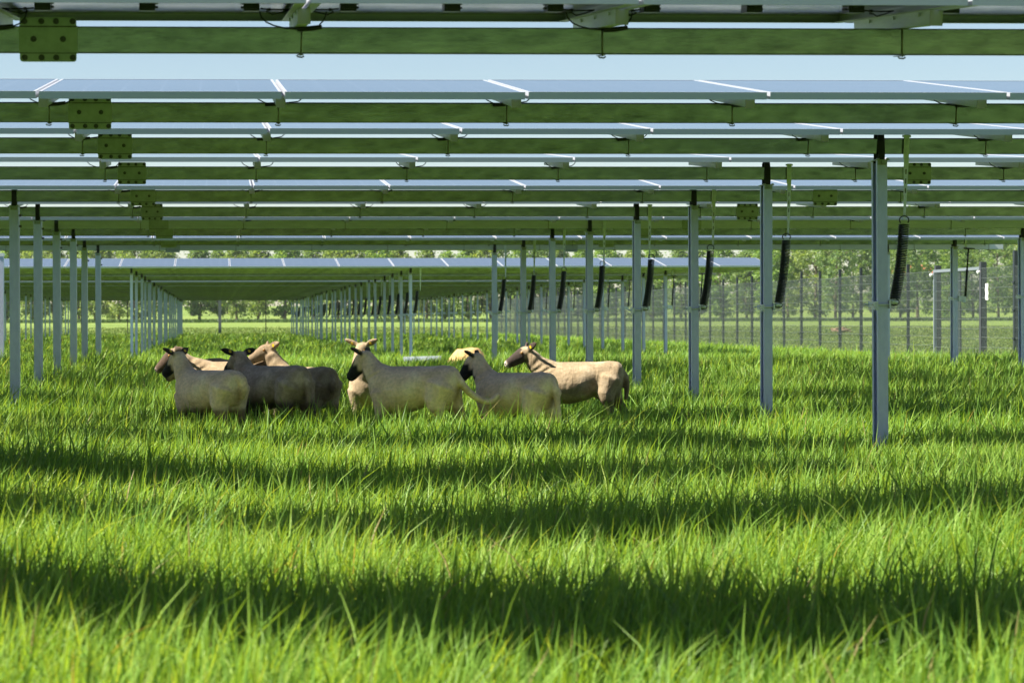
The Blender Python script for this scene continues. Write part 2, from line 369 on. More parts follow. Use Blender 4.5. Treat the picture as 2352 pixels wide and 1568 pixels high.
for p in ME['panel_far'].polygons:
    if p.material_index == 1 and p.normal.z < -.5: p.material_index = 2
_b = MB(); _b.box(-.030, .030, -.05, .05, -.022, 0); _b.box(-.022, .022, -.058, .058, -.014, -.002); _b.box(.030, .040, -.018, -.010, -.012, -.004); _b.box(.030, .040, .010, .018, -.012, -.004)
ME['jbox'] = _b.mesh('junction_box', M['jbox'])
# rail: hat section 46 mm wide, 48 mm high, run along depth
_b = MB(); RZ0 = BH / 2; RZ1 = RZ0 + .053
_b.box(-.021, -.018, -.46, .60, RZ0, RZ1); _b.box(.018, .021, -.46, .60, RZ0, RZ1); _b.box(-.018, .018, -.46, .60, RZ1 - .003, RZ1 - .0005)
_b.box(-.018, .018, -.46, .60, RZ0 + .0005, RZ0 + .003)
_b.box(-.023, .023, -.468, -.46, RZ0 - .004, RZ1 - .001, 1)
for yy in (-.34, .0, .34): _b.tube([(-.024, yy, RZ1 - .012), (-.030, yy, RZ1 - .012)], .007, 6)
ME['rail'] = _b.mesh('rail', M['rail'], M['rail_cap'])
# strap bolt round the beam
_b = MB(); y0 = -BD / 2 - .004
_b.tube([(0, y0, RZ0 + .01), (0, y0, -BH / 2 - .008)], .003, 6); _b.tube([(-.016, y0, -BH / 2 - .006), (-.012, y0, -BH / 2 - .012), (.004, y0, -BH / 2 - .014), (.012, y0, -BH / 2 - .009)], .003, 6)
_b.box(-.010, .010, y0 - .004, BD / 2 + .006, -BH / 2 - .005, -BH / 2 - .002)
ME['ubolt'] = _b.mesh('strap_bolt', M['strap'])
def arc(p0, p1, sag, n=9):
    return [tuple(np.array(p0) * (1 - t) + np.array(p1) * t + np.array((0, 0, -4 * sag * t * (1 - t)))) for t in np.linspace(0, 1, n)]
def cable_mesh(a, c, s):
    """loop hanging below a panel joint, with its plug lying at the top edge of the beam"""
    b = MB(); yy = -BD / 2 - .020; zc = RZ0 - .006; zt = RZ1 + .004
    L = [(-.118 * a - .012 * math.sin(t * 3.0), yy, zt - (zt - zc) * (1 - (1 - t) ** 2.2)) for t in (0, .2, .4, .6)]
    L = [(-.122 * a, yy, zt), (-.116 * a, yy, zt - .022), (-.100 * a, yy, zt - .040), (-.075 * a, yy, zc + .010), (-.045, yy, zc + .001), (-.015 + s, yy, zc - .002)]
    b.tube(L, .0029, 6)
    b.tube([(-.018 + s, yy, zc - .003), (.030 + s, yy, zc), (.074 + s, yy, zc + .006)], [.0085, .0095, .008], 8)
    b.tube([(.074 + s, yy, zc + .006), (.095 * c, yy, zc + .014), (.110 * c, yy, zc + .028), (.120 * c, yy, zt - .02), (.124 * c, yy, zt)], .0029, 6)
    return b.mesh('cable', M['black'])
ME['cable'] = [cable_mesh(1, 1, 0), cable_mesh(.85, 1.1, -.03), cable_mesh(1.15, .9, .02), cable_mesh(1, 1.05, -.05)]
def lead_mesh(sgn):
    """bundled leads between the junction box and the loop below the joint"""
    b = MB(); z = RZ1 + PH - .018; yy = -BD / 2 - .020
    for q in (-.012, .012):
        b.tube([(sgn * .148, q, z), (sgn * .115, q * .4, z - .003), (sgn * .07, q * 1.3, z - .004), (sgn * .030, q, z - .002)], .0024, 6)
    b.tube([(sgn * .030, .0, z - .002), (sgn * .065, -.02, z - .014), (sgn * .105, -.045, z - .024), (sgn * .122, yy, RZ1 + .002)], .0026, 6)
    b.tube([(sgn * .118, 0, z - .002), (sgn * .128, -.03, z - .014), (sgn * .122, yy, RZ1 + .002)], .0024, 6)
    b.tube([(sgn * .112, -.006, z - .003), (sgn * .119, .004, z - .003)], .006, 6)
    return b.mesh('lead', M['black'])
ME['lead'] = [lead_mesh(-1), lead_mesh(1)]
BX0, BX1 = X0 + KMIN * PITCH - .1, X0 + KMAX * PITCH + .22
def beam_mesh(mat, name='beam'):
    b = MB(); c = .010; y0, y1, z0, z1 = -BD / 2, BD / 2, -BH / 2, BH / 2
    b.extrude_profile([(y0, z0 + c * .4), (y0 + c * .4, z0), (y1 - c, z0), (y1, z0 + c), (y1, z1 - c), (y1 - c, z1), (y0 + c * .4, z1), (y0, z1 - c * .4)], 0, BX0, BX1)
    return b.mesh(name, mat)
ME['beam'] = beam_mesh(M['beam']); ME['beam_end'] = beam_mesh(M['beam_end'])
def splice_meshes():
    b = MB(); y = -BD / 2
    b.box(-.110, .110, y - .005, y - .001, -.052, .052)
    def flange(z0, z1, s):
        n = 6; w = .106; r = .012; pts = [(-w, z0), (w, z0)] if s > 0 else [(w, z1), (-w, z1)]
        zc = z1 - r if s > 0 else z0 + r
        a0 = 0 if s > 0 else math.pi
        pts += [((w - r if s > 0 else -w + r) + r * math.cos(a0 + t), zc + r * math.sin(a0 + t)) for t in np.linspace(0, math.pi / 2, n)]
        pts += [((-w + r if s > 0 else w - r) + r * math.cos(a0 + math.pi / 2 + t), zc + r * math.sin(a0 + math.pi / 2 + t)) for t in np.linspace(0, math.pi / 2, n)]
        b.extrude_profile([(p[0], p[1]) for p in pts], 1, y - .012, y - .006)
    flange(.050, .083, 1); flange(-.083, -.050, -1)
    b.box(-.106, .106, y - .0125, y - .0055, .0465, .051, 1); b.box(-.106, .106, y - .0125, y - .0055, -.052, -.049, 1)  # dark strips painting a shadow line along each flange
    plate = b.mesh('splice_plate', M['plate'], M['bolt'])
    c = MB(); c.tube([(0, 0, 0), (0, -.004, 0)], .0115, 12, smooth=False); c.tube([(0, -.004, 0), (0, -.012, 0)], .0085, 6, smooth=False); c.tube([(0, -.012, 0), (0, -.019, 0)], .0048, 8, smooth=False)
    return plate, c.mesh('bolt', M['bolt'])
ME['splice'], ME['bolt'] = splice_meshes()
# lever arm hanging from the beam to the spring
_b = MB(); yl = -BD / 2 - .012
_b.extrude_profile([(-.017, .075), (.017, .075), (.016, -.1), (.006, -.47), (-.006, -.47), (-.014, -.1)], 1, yl - .004, yl)
_b.box(-.024, .024, yl - .012, yl + .02, .058, .072); _b.box(-.020, -.010, yl - .010, yl - .004, -.075, .058); _b.tube([(.006, yl - .004, .035), (.006, yl - .014, .035)], .010, 8, smooth=False)
for zz in (-.16, -.22, -.28): _b.box(-.003, .003, yl - .0055, yl - .0045, zz - .016, zz + .016, 1)
ME['lever'] = _b.mesh('lever_arm', M['rail'], M['bolt'])
_b = MB()
_b.box(-.013, .013, yl - .006, yl, -.12, .055); _b.box(-.03, .03, yl - .014, yl + .01, -.055, -.040); _b.tube([(-.04, yl - .008, -.10), (.045, yl - .008, -.10)], .006, 8)
ME['lever_short'] = _b.mesh('lever_arm', M['rail'])

NEAR = [  # depth, beam height above the eye, tilt
    (-2.98, 1.08, 5.8), (.06, 1.08, 6.2), (3.12, 1.075, 5.5), (6.18, 1.07, 6.0),  # first two rows are unseen, added to cut sky fill on the grass
    (9.232, 1.0544, 4.9), (12.316, 1.0437, 7.5), (15.40, 1.0956, 6.4), (18.57, 1.1118, 4.9), (21.393, 1.0814, 6.3),
    (24.551, 1.0823, 4.4), (27.427, 1.0694, 6.2), (30.585, 1.098, 5.2), (33.436, 1.071, 8.0), (36.81, 1.088, -4.0)]
NEARLAB = [None] * 4 + ['nearest panel row in view, crossing the top edge with junction boxes under its panels'] + \
    ['%s panel row from the front, blue panels on a green-tinged steel beam' % ordw(i) for i in range(1, 9)] + ['tenth panel row from the front, last of the near block, on a pale grey beam']
ROWCOLS = [-7.77, -1.755, 4.256, 10.27]
SPL = [-6.64, -.62, 5.40, 11.42]
rows = []
for ri, (Y, zb, tilt) in enumerate(NEAR):
    root = empty('solar_panel_row', (0, Y, EYE + zb), (R(tilt), 0, 0))
    lab = NEARLAB[ri] or ('panel row above the top edge, out of sight, %s in front of the camera' % ordw(ri - 2) if ri >= 2 else 'added panel row out of sight %s the camera' % ['behind', 'right above'][ri])
    tag(root, lab, 'solar panels', 'rows of solar panels in the near block')
    rows.append(root)
    last = ri in (10, len(NEAR) - 1)
    obj('beam', ME['beam_end'] if last else ME['beam'], root)
    for k in range(KMIN, KMAX + 1):
        xk = X0 + k * PITCH
        if True:
            obj('rail', ME['rail'], root, (xk, 0, 0))
        if ri >= 4:
            vis = -.0875 * Y - 2 < xk < .3325 * Y + 2
            if vis:
                obj('strap_bolt', ME['ubolt'], root, (xk + rng.normal(0, .004), 0, 0), (0, rng.normal(0, .02), 0))
                if k < KMAX and rng.uniform() < .93: obj('cable', ME['cable'][int(rng.integers(4))], root, (xk + rng.normal(0, .006), 0, 0))
        if k < KMAX:
            pc = xk + PITCH / 2
            p = obj('solar_panel', ME['frame'], root, (pc, 0, RZ1 + rng.normal(0, .0006)), (0, 0, 0))
            obj('glass_sheet', ME['sheet'], p)
            if ri in (4, 5):
                for dx in (-.392, 0, .392): obj('junction_box', ME['jbox'], p, (dx, 0, PH - .0065), (0, 0, 0 if dx <= 0 else math.pi))
        if ri == 4 and -4 < k < 8:
            obj('cable', ME['lead'][0], root, (xk, 0, 0)); obj('cable', ME['lead'][1], root, (xk, 0, 0))
    if ri >= 4:
        for xs_ in SPL[:3]:
            if not (-.0875 * Y - 2 < xs_ < .3325 * Y + 2): continue
            s = obj('splice_plate', ME['splice'], root, (xs_, 0, 0))
            if Y < 26:
                for bx in (-.088, -.025, .030, .092):
                    for bz in (-.067, .068): obj('bolt', ME['bolt'], s, (bx, -BD / 2 - .012, bz))
                for bx in (-.055, .055): obj('bolt', ME['bolt'], s, (bx, -BD / 2 - .005, .002))
        obj('lever_arm', ME['lever'], root, (4.256 + .15, 0, 0)); obj('lever_arm', ME['lever_short'], root, (10.27 + .14, 0, 0))
FAR = [52.0 + 3.04 * i for i in range(28)]
FARZ = [1.08 + .020 * math.sin(i * 1.7) + .016 * math.sin(i * 4.1) for i in range(28)]
FART = [7.0] + [4.2 + 2.8 * math.sin(i * 2.3) for i in range(1, 28)]
for i, Y in enumerate(FAR):
    root = empty('solar_panel_row', (0, Y, EYE + FARZ[i]), (R(FART[i]), 0, 0))
    tag(root, ('front panel row of the far block, a bright blue strip against the trees' if i == 0 else '%s panel row of the far block, counted back from its bright blue front row' % ordw(i)), 'solar panels', 'rows of solar panels in the far block')
    rows.append(root)
    obj('beam', ME['beam'], root)
    for k in range(KMIN, KMAX):
        obj('solar_panel', ME['panel_far'], root, (X0 + (k + .5) * PITCH, 0, RZ1))
    if i == 0:
        for k in range(-4, KMAX + 1): obj('rail', ME['rail'], root, (X0 + k * PITCH, 0, 0))
    obj('lever_arm', ME['lever'], root, (4.256 + .15, 0, 0)); obj('lever_arm', ME['lever_short'], root, (10.27 + .14, 0, 0))

# ------------------------------------------------------------------ posts, springs and dampers
def post_mesh(wid):
    b = MB(); d = .07; t = .004; x0, x1 = -wid / 2, wid / 2; lip = .032
    b.extrude_profile([(x0, -d), (x1, -d), (x1, d), (x0, d), (x0, d - lip), (x0 + t, d - lip), (x0 + t, d - t), (x1 - t, d - t), (x1 - t, -d + t), (x0 + t, -d + t), (x0 + t, -d + lip), (x0, -d + lip)], 2, -2.15, 0)
    return b.mesh('post', M['post'])
ME['post_n'] = post_mesh(.064); ME['post_w'] = post_mesh(.080); ME['post_far'] = post_mesh(.056)
_b = MB(); yb_ = -BD / 2 - .016                               # belt loop round the beam, cap on the post
pts = [(yb_, -.012), (yb_ - .004, .05), (yb_, .12), (yb_ + .012, .165), (yb_ + .03, .182), (BD / 2 - .01, .182), (BD / 2 + .012, .165), (BD / 2 + .016, .1), (BD / 2 + .014, -.012)]
inn = [(p[0] * .86, p[1] - .006 if p[1] > .15 else p[1]) for p in pts][::-1]
_b.extrude_profile(pts + inn, 0, -.021, .021)
ME['belt'] = _b.mesh('belt', M['rubber'])
_b = MB(); _b.box(-.046, .046, -.078, .078, .000, .005); _b.box(-.030, .030, -.078, -.073, -.03, .0); _b.tube([(0, -.078, -.014), (0, -.090, -.014)], .010, 6, smooth=False); _b.box(-.038, -.022, -.09, -.074, .005, .012); _b.box(.022, .038, -.09, -.074, .005, .012)
ME['cap'] = _b.mesh('post_cap', M['plate'])
_b = MB()                                                      # two side bolts on the left-hand posts
_b.tube([(.034, 0, -.075), (.056, 0, -.075)], .009, 6, smooth=False); _b.tube([(.056, 0, -.075), (.062, 0, -.075)], .013, 6, smooth=False)
_b.tube([(.034, 0, -.17), (.056, 0, -.17)], .009, 6, smooth=False); _b.tube([(.056, 0, -.17), (.062, 0, -.17)], .013, 6, smooth=False)
ME['sidebolt'] = _b.mesh('side_bolt', M['bolt'])
_b = MB()                                                      # clamp that carries the spring
_b.tube([(-.075, -.080, 0), (.05, -.080, 0)], .006, 8); _b.tube([(-.075, .080, 0), (.05, .080, 0)], .006, 8)
_b.box(-.050, -.036, -.095, .095, -.018, .020); _b.box(-.065, -.050, -.094, -.066, -.012, .012); _b.box(-.062, -.034, -.10, -.060, -.034, -.020)
_b.box(.036, .046, -.095, .095, -.026, .030); _b.box(.046, .085, -.070, -.062, -.010, .028)
_b.tube([(.060, -.085, .012), (.060, -.045, .012)], .007, 8)
ME['clamp'] = _b.mesh('spring_clamp', M['rail'])
_b = MB()
_b.tube([(-.07, -.080, 0), (.05, -.080, 0)], .006, 8); _b.box(-.050, -.036, -.095, .095, -.022, .022); _b.box(.036, .10, -.090, -.02, -.038, .038); _b.box(.10, .14, -.095, -.015, -.05, .03)
ME['clamp2'] = _b.mesh('damper_clamp', M['rail'])
def spring_meshes():
    top = Vector((.137, -.075, .51)); bot = Vector((.078, -.075, .035))
    b = MB(); nt_, seg = 44, 14; pts = []
    ax = (bot - top); L = ax.length; e3 = ax.normalized(); e1 = Vector((0, 1, 0)); e2 = e3.cross(e1).normalized()
    for i in range(nt_ * seg + 1):
        t = i / (nt_ * seg); c = top + ax * t + e2 * (.010 * math.sin(math.pi * t)); a = 2 * math.pi * i / seg
        pts.append(c + (e1 * math.cos(a) + e2 * math.sin(a)) * .031)
    b.tube(pts, .0042, 6)
    coil = b.mesh('coil_spring', M['spring'])
    h = MB(); c0 = top + Vector((.002, 0, .026))
    h.tube([c0 + Vector((.030 * math.cos(a), 0, .026 * math.sin(a))) for a in np.linspace(-.7, 3.9, 22)], .0042, 6)
    hook = h.mesh('hook', M['spring'])
    g = MB(); c1 = bot + Vector((-.004, 0, -.020))
    g.tube([c1 + Vector((.030 * math.cos(a), 0, .020 * math.sin(a))) for a in np.linspace(.7 - math.pi, 3.2 - math.pi + 1.2, 20)], .0042, 6)
    hook2 = g.mesh('hook', M['spring'])
    s = MB(); s.tube([bot + Vector((-.022, .0, -.006)), bot + Vector((.018, 0, -.026))], [.017, .014], 10)
    end = s.mesh('end_plug', M['rail'])
    return coil, hook, hook2, end
ME['coil'], ME['hook'], ME['hook2'], ME['plug'] = spring_meshes()
_b = MB(); _b.tube([(.185, -.06, .70), (.165, -.06, .40)], .012, 8); _b.tube([(.165, -.06, .40), (.138, -.06, .0)], .017, 10); _b.tube([(.12, -.06, .695), (.27, -.06, .69)], .009, 8)
ME['damper'] = _b.mesh('damper_strut', M['spring'])

COLNAME = ['outermost left column', 'left column', 'spring column', 'damper column']
def place_post(ci, Y, zb, rowtxt, blk, close):
    X = ROWCOLS[ci] + rng.normal(0, .012 if close else .03); zt = EYE + zb - .095 - (.0 if close else rng.uniform(0, .01))
    p = obj('steel_post', ME['post_far'] if not close else ME['post_w'] if ci < 2 else ME['post_n'], None, (X, Y, zt), (0, rng.normal(0, .0015), 0))
    tag(p, 'grey galvanized post in the %s under the %s' % (COLNAME[ci], rowtxt), 'post', 'posts of the %s block' % blk)
    obj('belt', ME['belt'], p); obj('post_cap', ME['cap'], p)
    if ci < 2 and close: obj('side_bolt', ME['sidebolt'], p)
    zc = EYE + .085 - zt
    if ci == 2:
        obj('spring_clamp', ME['clamp'], p, (0, 0, zc + .0))
        s = obj('coil_spring', ME['coil'], None, (X, Y, EYE + .085))
        tag(s, 'black coil spring clamped to the post under the %s' % rowtxt, 'spring', 'coil springs of the %s block' % blk)
        if close:
            obj('hook', ME['hook'], s); obj('hook', ME['hook2'], s); obj('end_plug', ME['plug'], s)
    if ci == 3:
        obj('damper_clamp', ME['clamp2'], p, (0, 0, zc + .18))
        d = obj('damper_strut', ME['damper'], None, (X, Y, EYE + .60))
        d.location.z = EYE + .265
        tag(d, 'slim black damper rod beside the post under the %s' % rowtxt, 'damper', 'dampers of the %s block' % blk)
for ri, (Y, zb, tilt) in enumerate(NEAR):
    if ri < 4: continue
    for ci in range(4):
        X = ROWCOLS[ci]
        if not (-.0875 * Y - 3 < X < .3325 * Y + 4): continue
        place_post(ci, Y, zb, '%s panel row' % ordw(ri - 4), 'near', True)
for i, Y in enumerate(FAR):
    for ci in range(4):
        if ci == 0 and Y < 80: continue
        place_post(ci, Y, FARZ[i], '%s row of the far block' % ordw(i), 'far', False)

# ------------------------------------------------------------------ fences
FX = 15.66; FH = 2.06
def fpy(px): return FX / math.tan(PSI + math.atan((px - PPX) / F))
fence = empty('mesh_fence', (FX, 60, gz1(FX, 60)))
tag(fence, 'tall grey wire mesh fence running away on the right beyond the rows', 'fence')
def post_box(name, w_, d_, h_, mat, clips=True):
    b = MB(); b.box(-w_ / 2, w_ / 2, -d_ / 2, d_ / 2, -.3, h_)
    if clips:
        for zc in (.06, .62, 1.18, 1.72): b.box(-w_ / 2 - .018, w_ / 2 + .018, -d_ / 2 - .006, d_ / 2 + .006, zc, zc + .035)
    return b.mesh(name, mat)
ME['fpost'] = post_box('fence_post', .06, .05, 2.26, M['fence_dark'])
def mesh_panel(L, H, pv=.05, wv=.0040, name='mesh_panel'):
    b = MB(); n = int(L / pv)
    for i in range(n + 1):
        y = -L / 2 + i * L / n; b.box(-wv / 2, wv / 2, y - wv / 2, y + wv / 2, .03, H)
    for z in np.arange(.05, H, .2):
        for s in (-1, 1): b.box(s * .0062 - .0035, s * .0062 + .0035, -L / 2, L / 2, z - .0035, z + .0035)
    return b.mesh(name, M['fence_wire'])
SPC = 2.0
ME['fmesh'] = mesh_panel(SPC - .03, FH)
Y1978 = fpy(1978)
ypos = [Y1978 + SPC * j for j in range(-4, 40)]
GY1, GY0 = fpy(2146), fpy(2256)                # the gate stands between these
for j, Yp in enumerate(ypos):
    if Yp > 136: break
    if Yp > GY1 + .3:
        obj('fence_post', ME['fpost'], fence, (0, Yp - 60, gz1(FX, Yp) - gz1(FX, 60)))
    if Yp > GY1 + .9:
        if Yp - SPC < GY1 + .3:
            b = mesh_panel(Yp - GY1 - .1, FH); obj('mesh_panel', b, fence, (-.045, (Yp + GY1) / 2 - 60, 0))
        else: obj('mesh_panel', ME['fmesh'], fence, (-.045, Yp - SPC / 2 - 60, gz1(FX, Yp) - gz1(FX, 60)))
ME['fpost_big'] = post_box('fence_post', .10, .10, 2.36, M['fence_dark'])
Yr = fpy(2334)
for q in range(5):
    Yp = Yr - 2.2 * q; obj('fence_post', ME['fpost_big'] if q == 0 else ME['fpost'], fence, (0, Yp - 60, 0))
    if q: obj('mesh_panel', ME['fmesh'], fence, (-.045, Yp + 1.1 - 60, 0), (0, 0, 0))
obj('mesh_panel', mesh_panel(GY0 - Yr - .1, FH), fence, (-.045, (GY0 + Yr) / 2 - 60, 0))
# gate
gate = empty('gate', (FX, (GY0 + GY1) / 2, gz1(FX, 52)))
tag(gate, 'grey two-leaf mesh gate between dark posts in the right-hand fence', 'gate')
gl = (GY1 - GY0) / 2
for s in (-1, 1):
    yc = s * gl / 2; b = MB(); w_ = .06; h0, h1 = .12, 2.06; a0, a1 = yc - gl / 2 + .04, yc + gl / 2 - .01
    b.box(-.03, .03, a0, a0 + w_, h0, h1); b.box(-.03, .03, a1 - w_, a1, h0, h1)
    b.box(-.03, .03, a0 + w_, a1 - w_, h1 - w_, h1); b.box(-.03, .03, a0 + w_, a1 - w_, h0, h0 + w_)
    lf = obj('gate_leaf', b.mesh('gate_leaf', M['gate_frame']), gate)
    mm = mesh_panel(a1 - a0 - .12, 1.86, .05, .005, 'leaf_mesh'); obj('leaf_mesh', mm, lf, (0, (a0 + a1) / 2, .14))
ME['gpost'] = post_box('gate_post', .12, .12, 2.16, M['gate_post'], False)
obj('gate_post', ME['gpost'], gate, (0, -gl - .05, 0)); obj('gate_post', ME['gpost'], gate, (.10, gl + .08, 0)); obj('gate_post', post_box('gate_post', .05, .05, 2.0, M['gate_post'], False), gate, (.06, .03, 0))
for yy in (-gl + .02, gl + .0):
    for zz in (.2, 1.95):
        b = MB(); b.tube([(-.07, yy - .05, zz), (-.07, yy + .05, zz)], .03, 8); b.box(-.09, -.04, yy - .015, yy + .015, zz - .04, zz + .04); obj('hinge', b.mesh('hinge', M['white']), gate)
nb = MB(); nb.add([(0, y * .5, z) for z, y in ()], []) if False else None
b = MB(); zz = [(.0, .0), (.06, .010), (.12, -.004), (.2, .012), (.27, .0), (.33, .004)]
vv = []
for z, o in zz: vv += [(-.001, -.085 + o * 2, z), (-.001, .085 + o * 2, z), (.004, -.085 + o * 2, z), (.004, .085 + o * 2, z)]
ff = []
for i in range(len(zz) - 1):
    a = 4 * i; ff += [(a, a + 1, a + 5, a + 4), (a + 2, a + 6, a + 7, a + 3), (a, a + 4, a + 6, a + 2), (a + 1, a + 3, a + 7, a + 5)]
ff += [(0, 2, 3, 1), (4 * len(zz) - 4, 4 * len(zz) - 3, 4 * len(zz) - 1, 4 * len(zz) - 2)]
b.add(vv, ff)
Yn = fpy(2274); nz = obj('notice_strip', b.mesh('notice_strip', M['white']), None, (FX - .065, Yn, py2z(692, Yn, FX)))
tag(nz, 'white plain notice strip hanging on the fence mesh beside the gate', 'sign')
# far fence across the view
ff_ = empty('wire_fence', (0, 135.2, gz1(0, 135)))
tag(ff_, 'thin dark wire fence crossing the far end of the panel field', 'fence')
ME['fpost_thin'] = post_box('fence_post', .05, .05, 2.1, M['fence_dark'], False)
ME['fpost_corner'] = post_box('fence_post', .17, .12, 2.12, M['gate_frame'], False)
xk = px2x(505, 135)
obj('fence_post', ME['fpost_corner'], ff_, (xk, 0, 0))
for j in range(-9, 7):
    if j: obj('fence_post', ME['fpost_thin'], ff_, (xk + 2.55 * j, 0, 0))
wb = MB()
for z in np.arange(.1, 2.0, .3): wb.box(xk - 23, FX, -.004, .004, z - .003, z + .003)
obj('wires', wb.mesh('wires', M['fence_wire']), ff_)
# lone sunlit post at the left edge
lp = obj('steel_post', ME['post_w'], None, (px2x(3, 38.6), 38.6, py2z(588, 38.6))); tag(lp, 'pale sunlit post standing alone at the left behind the last near row', 'post')
cp = MB(); cp.box(-.05, .05, -.08, .08, 0, .05); obj('post_cap', cp.mesh('post_cap', M['rail']), lp)

# ------------------------------------------------------------------ loose things on the grass
b = MB(); L = .66
b.extrude_profile([(-.07, 0), (.07, 0), (.07, .075), (.066, .075), (.066, .004), (-.066, .004), (-.066, .075), (-.07, .075)], 0, -L / 2, L / 2)
Yc = 41.5; Xc = px2x(970, Yc); so = obj('steel_channel', b.mesh('steel_channel', M['rail']), None, (Xc, Yc, py2z(832, Yc, Xc)), (R(28), R(-1.2), R(4)))
tag(so, 'short length of grey steel channel lying on the grass behind the sheep', 'steel offcut')
def heap():
    nu, nv = 64, 30; V = []; 
    for j in range(nv + 1):
        r = j / nv
        for i in range(nu):
            a = 2 * math.pi * i / nu; x = r * math.cos(a); y_ = r * math.sin(a)
            h = .48 * math.exp(-((x - .12) / .34) ** 2 - (y_ / .5) ** 2) + .40 * math.exp(-((x + .35) / .40) ** 2 - (y_ / .5) ** 2) + .24 * math.exp(-((x - .55) / .3) ** 2 - (y_ / .5) ** 2)
            h = min(h, .50) * (1 - r ** 4) + .018 * (math.sin(9 * x + 5 * y_) + math.sin(17 * y_ - 6 * x) * .6 + random.uniform(-.6, .6)) * (1 - r)
            V.append((x * .60, y_ * .5, h * .86))
    Fc = []
    for j in range(nv):
        for i in range(nu): a = j * nu; c = (j + 1) * nu; Fc.append((a + i, a + (i + 1) % nu, c + (i + 1) % nu, c + i))
    b = MB(); b.add(V, Fc, 0, True); return b.mesh('sand_heap', M['soil'])
Yh = 40.5; Xh = px2x(1076, Yh); ho = obj('sand_heap', heap(), None, (Xh, Yh, gz1(Xh, Yh) + .02)); tag(ho, 'low tan heap of bare sandy soil in the grass between the sheep', 'soil heap')
b = MB()
for q in range(9):
    a = random.uniform(-.35, .35); x0_ = random.uniform(-.7, .3); b.tube([(x0_, random.uniform(-.3, .3), .05 + .07 * q % .3), (x0_ + .5, random.uniform(-.3, .3), .14 + .05 * q % .3), (x0_ + .9 * math.cos(a), .2 * math.sin(a), .10 + .08 * q % .3)], [.05, .06, .03], 8)
Yl = 165; lo = obj('branch_pile', b.mesh('branch_pile', M['wood']), None, (px2x(1920, Yl), Yl, gz1(30, Yl))); tag(lo, 'small pile of brown dead branches on the field beyond the fence', 'branches')
# ------------------------------------------------------------------ sheep
def loft(b, secs, n=20):
    """secs: (centre, u, v, ru, rv) - closed smooth tube through ellipses"""
    vv = []; ff = []
    for c, u, v, ru, rv in secs:
        for k in range(n):
            a = 2 * math.pi * k / n; vv.append(c + u * (ru * math.cos(a)) + v * (rv * math.sin(a)))
    m = len(secs)
    for i in range(m - 1):
        for k in range(n): ff.append((i * n + k, i * n + (k + 1) % n, (i + 1) * n + (k + 1) % n, (i + 1) * n + k))
    ff += [tuple(range(n))[::-1], tuple((m - 1) * n + k for k in range(n))]
    b.add(vv, ff, 0, True)
def loft_pts(b, pts, n=16):
    """pts: (x,y,z,r) chain with capped round ends"""
    P = [Vector(p[:3]) for p in pts]; r = [p[3] for p in pts]
    t0 = (P[1] - P[0]).normalized(); t1 = (P[-1] - P[-2]).normalized()
    P = [P[0] - t0 * r[0] * .8] + P + [P[-1] + t1 * r[-1] * .8]; r = [r[0] * .35] + r + [r[-1] * .35]
    Pf, rf = [], []
    for i in range(len(P) - 1):
        for s in (0, .5):
            a, c = P[i], P[i + 1]
            if s == 0: Pf.append(a); rf.append(r[i])
            else:
                pm = P[max(i - 1, 0)]; pn = P[min(i + 2, len(P) - 1)]
                Pf.append((a + c) * .5625 - (pm + pn) * .0625); rf.append((r[i] + r[i + 1]) / 2)
    Pf.append(P[-1]); rf.append(r[-1])
    b.tube(Pf, rf, n)
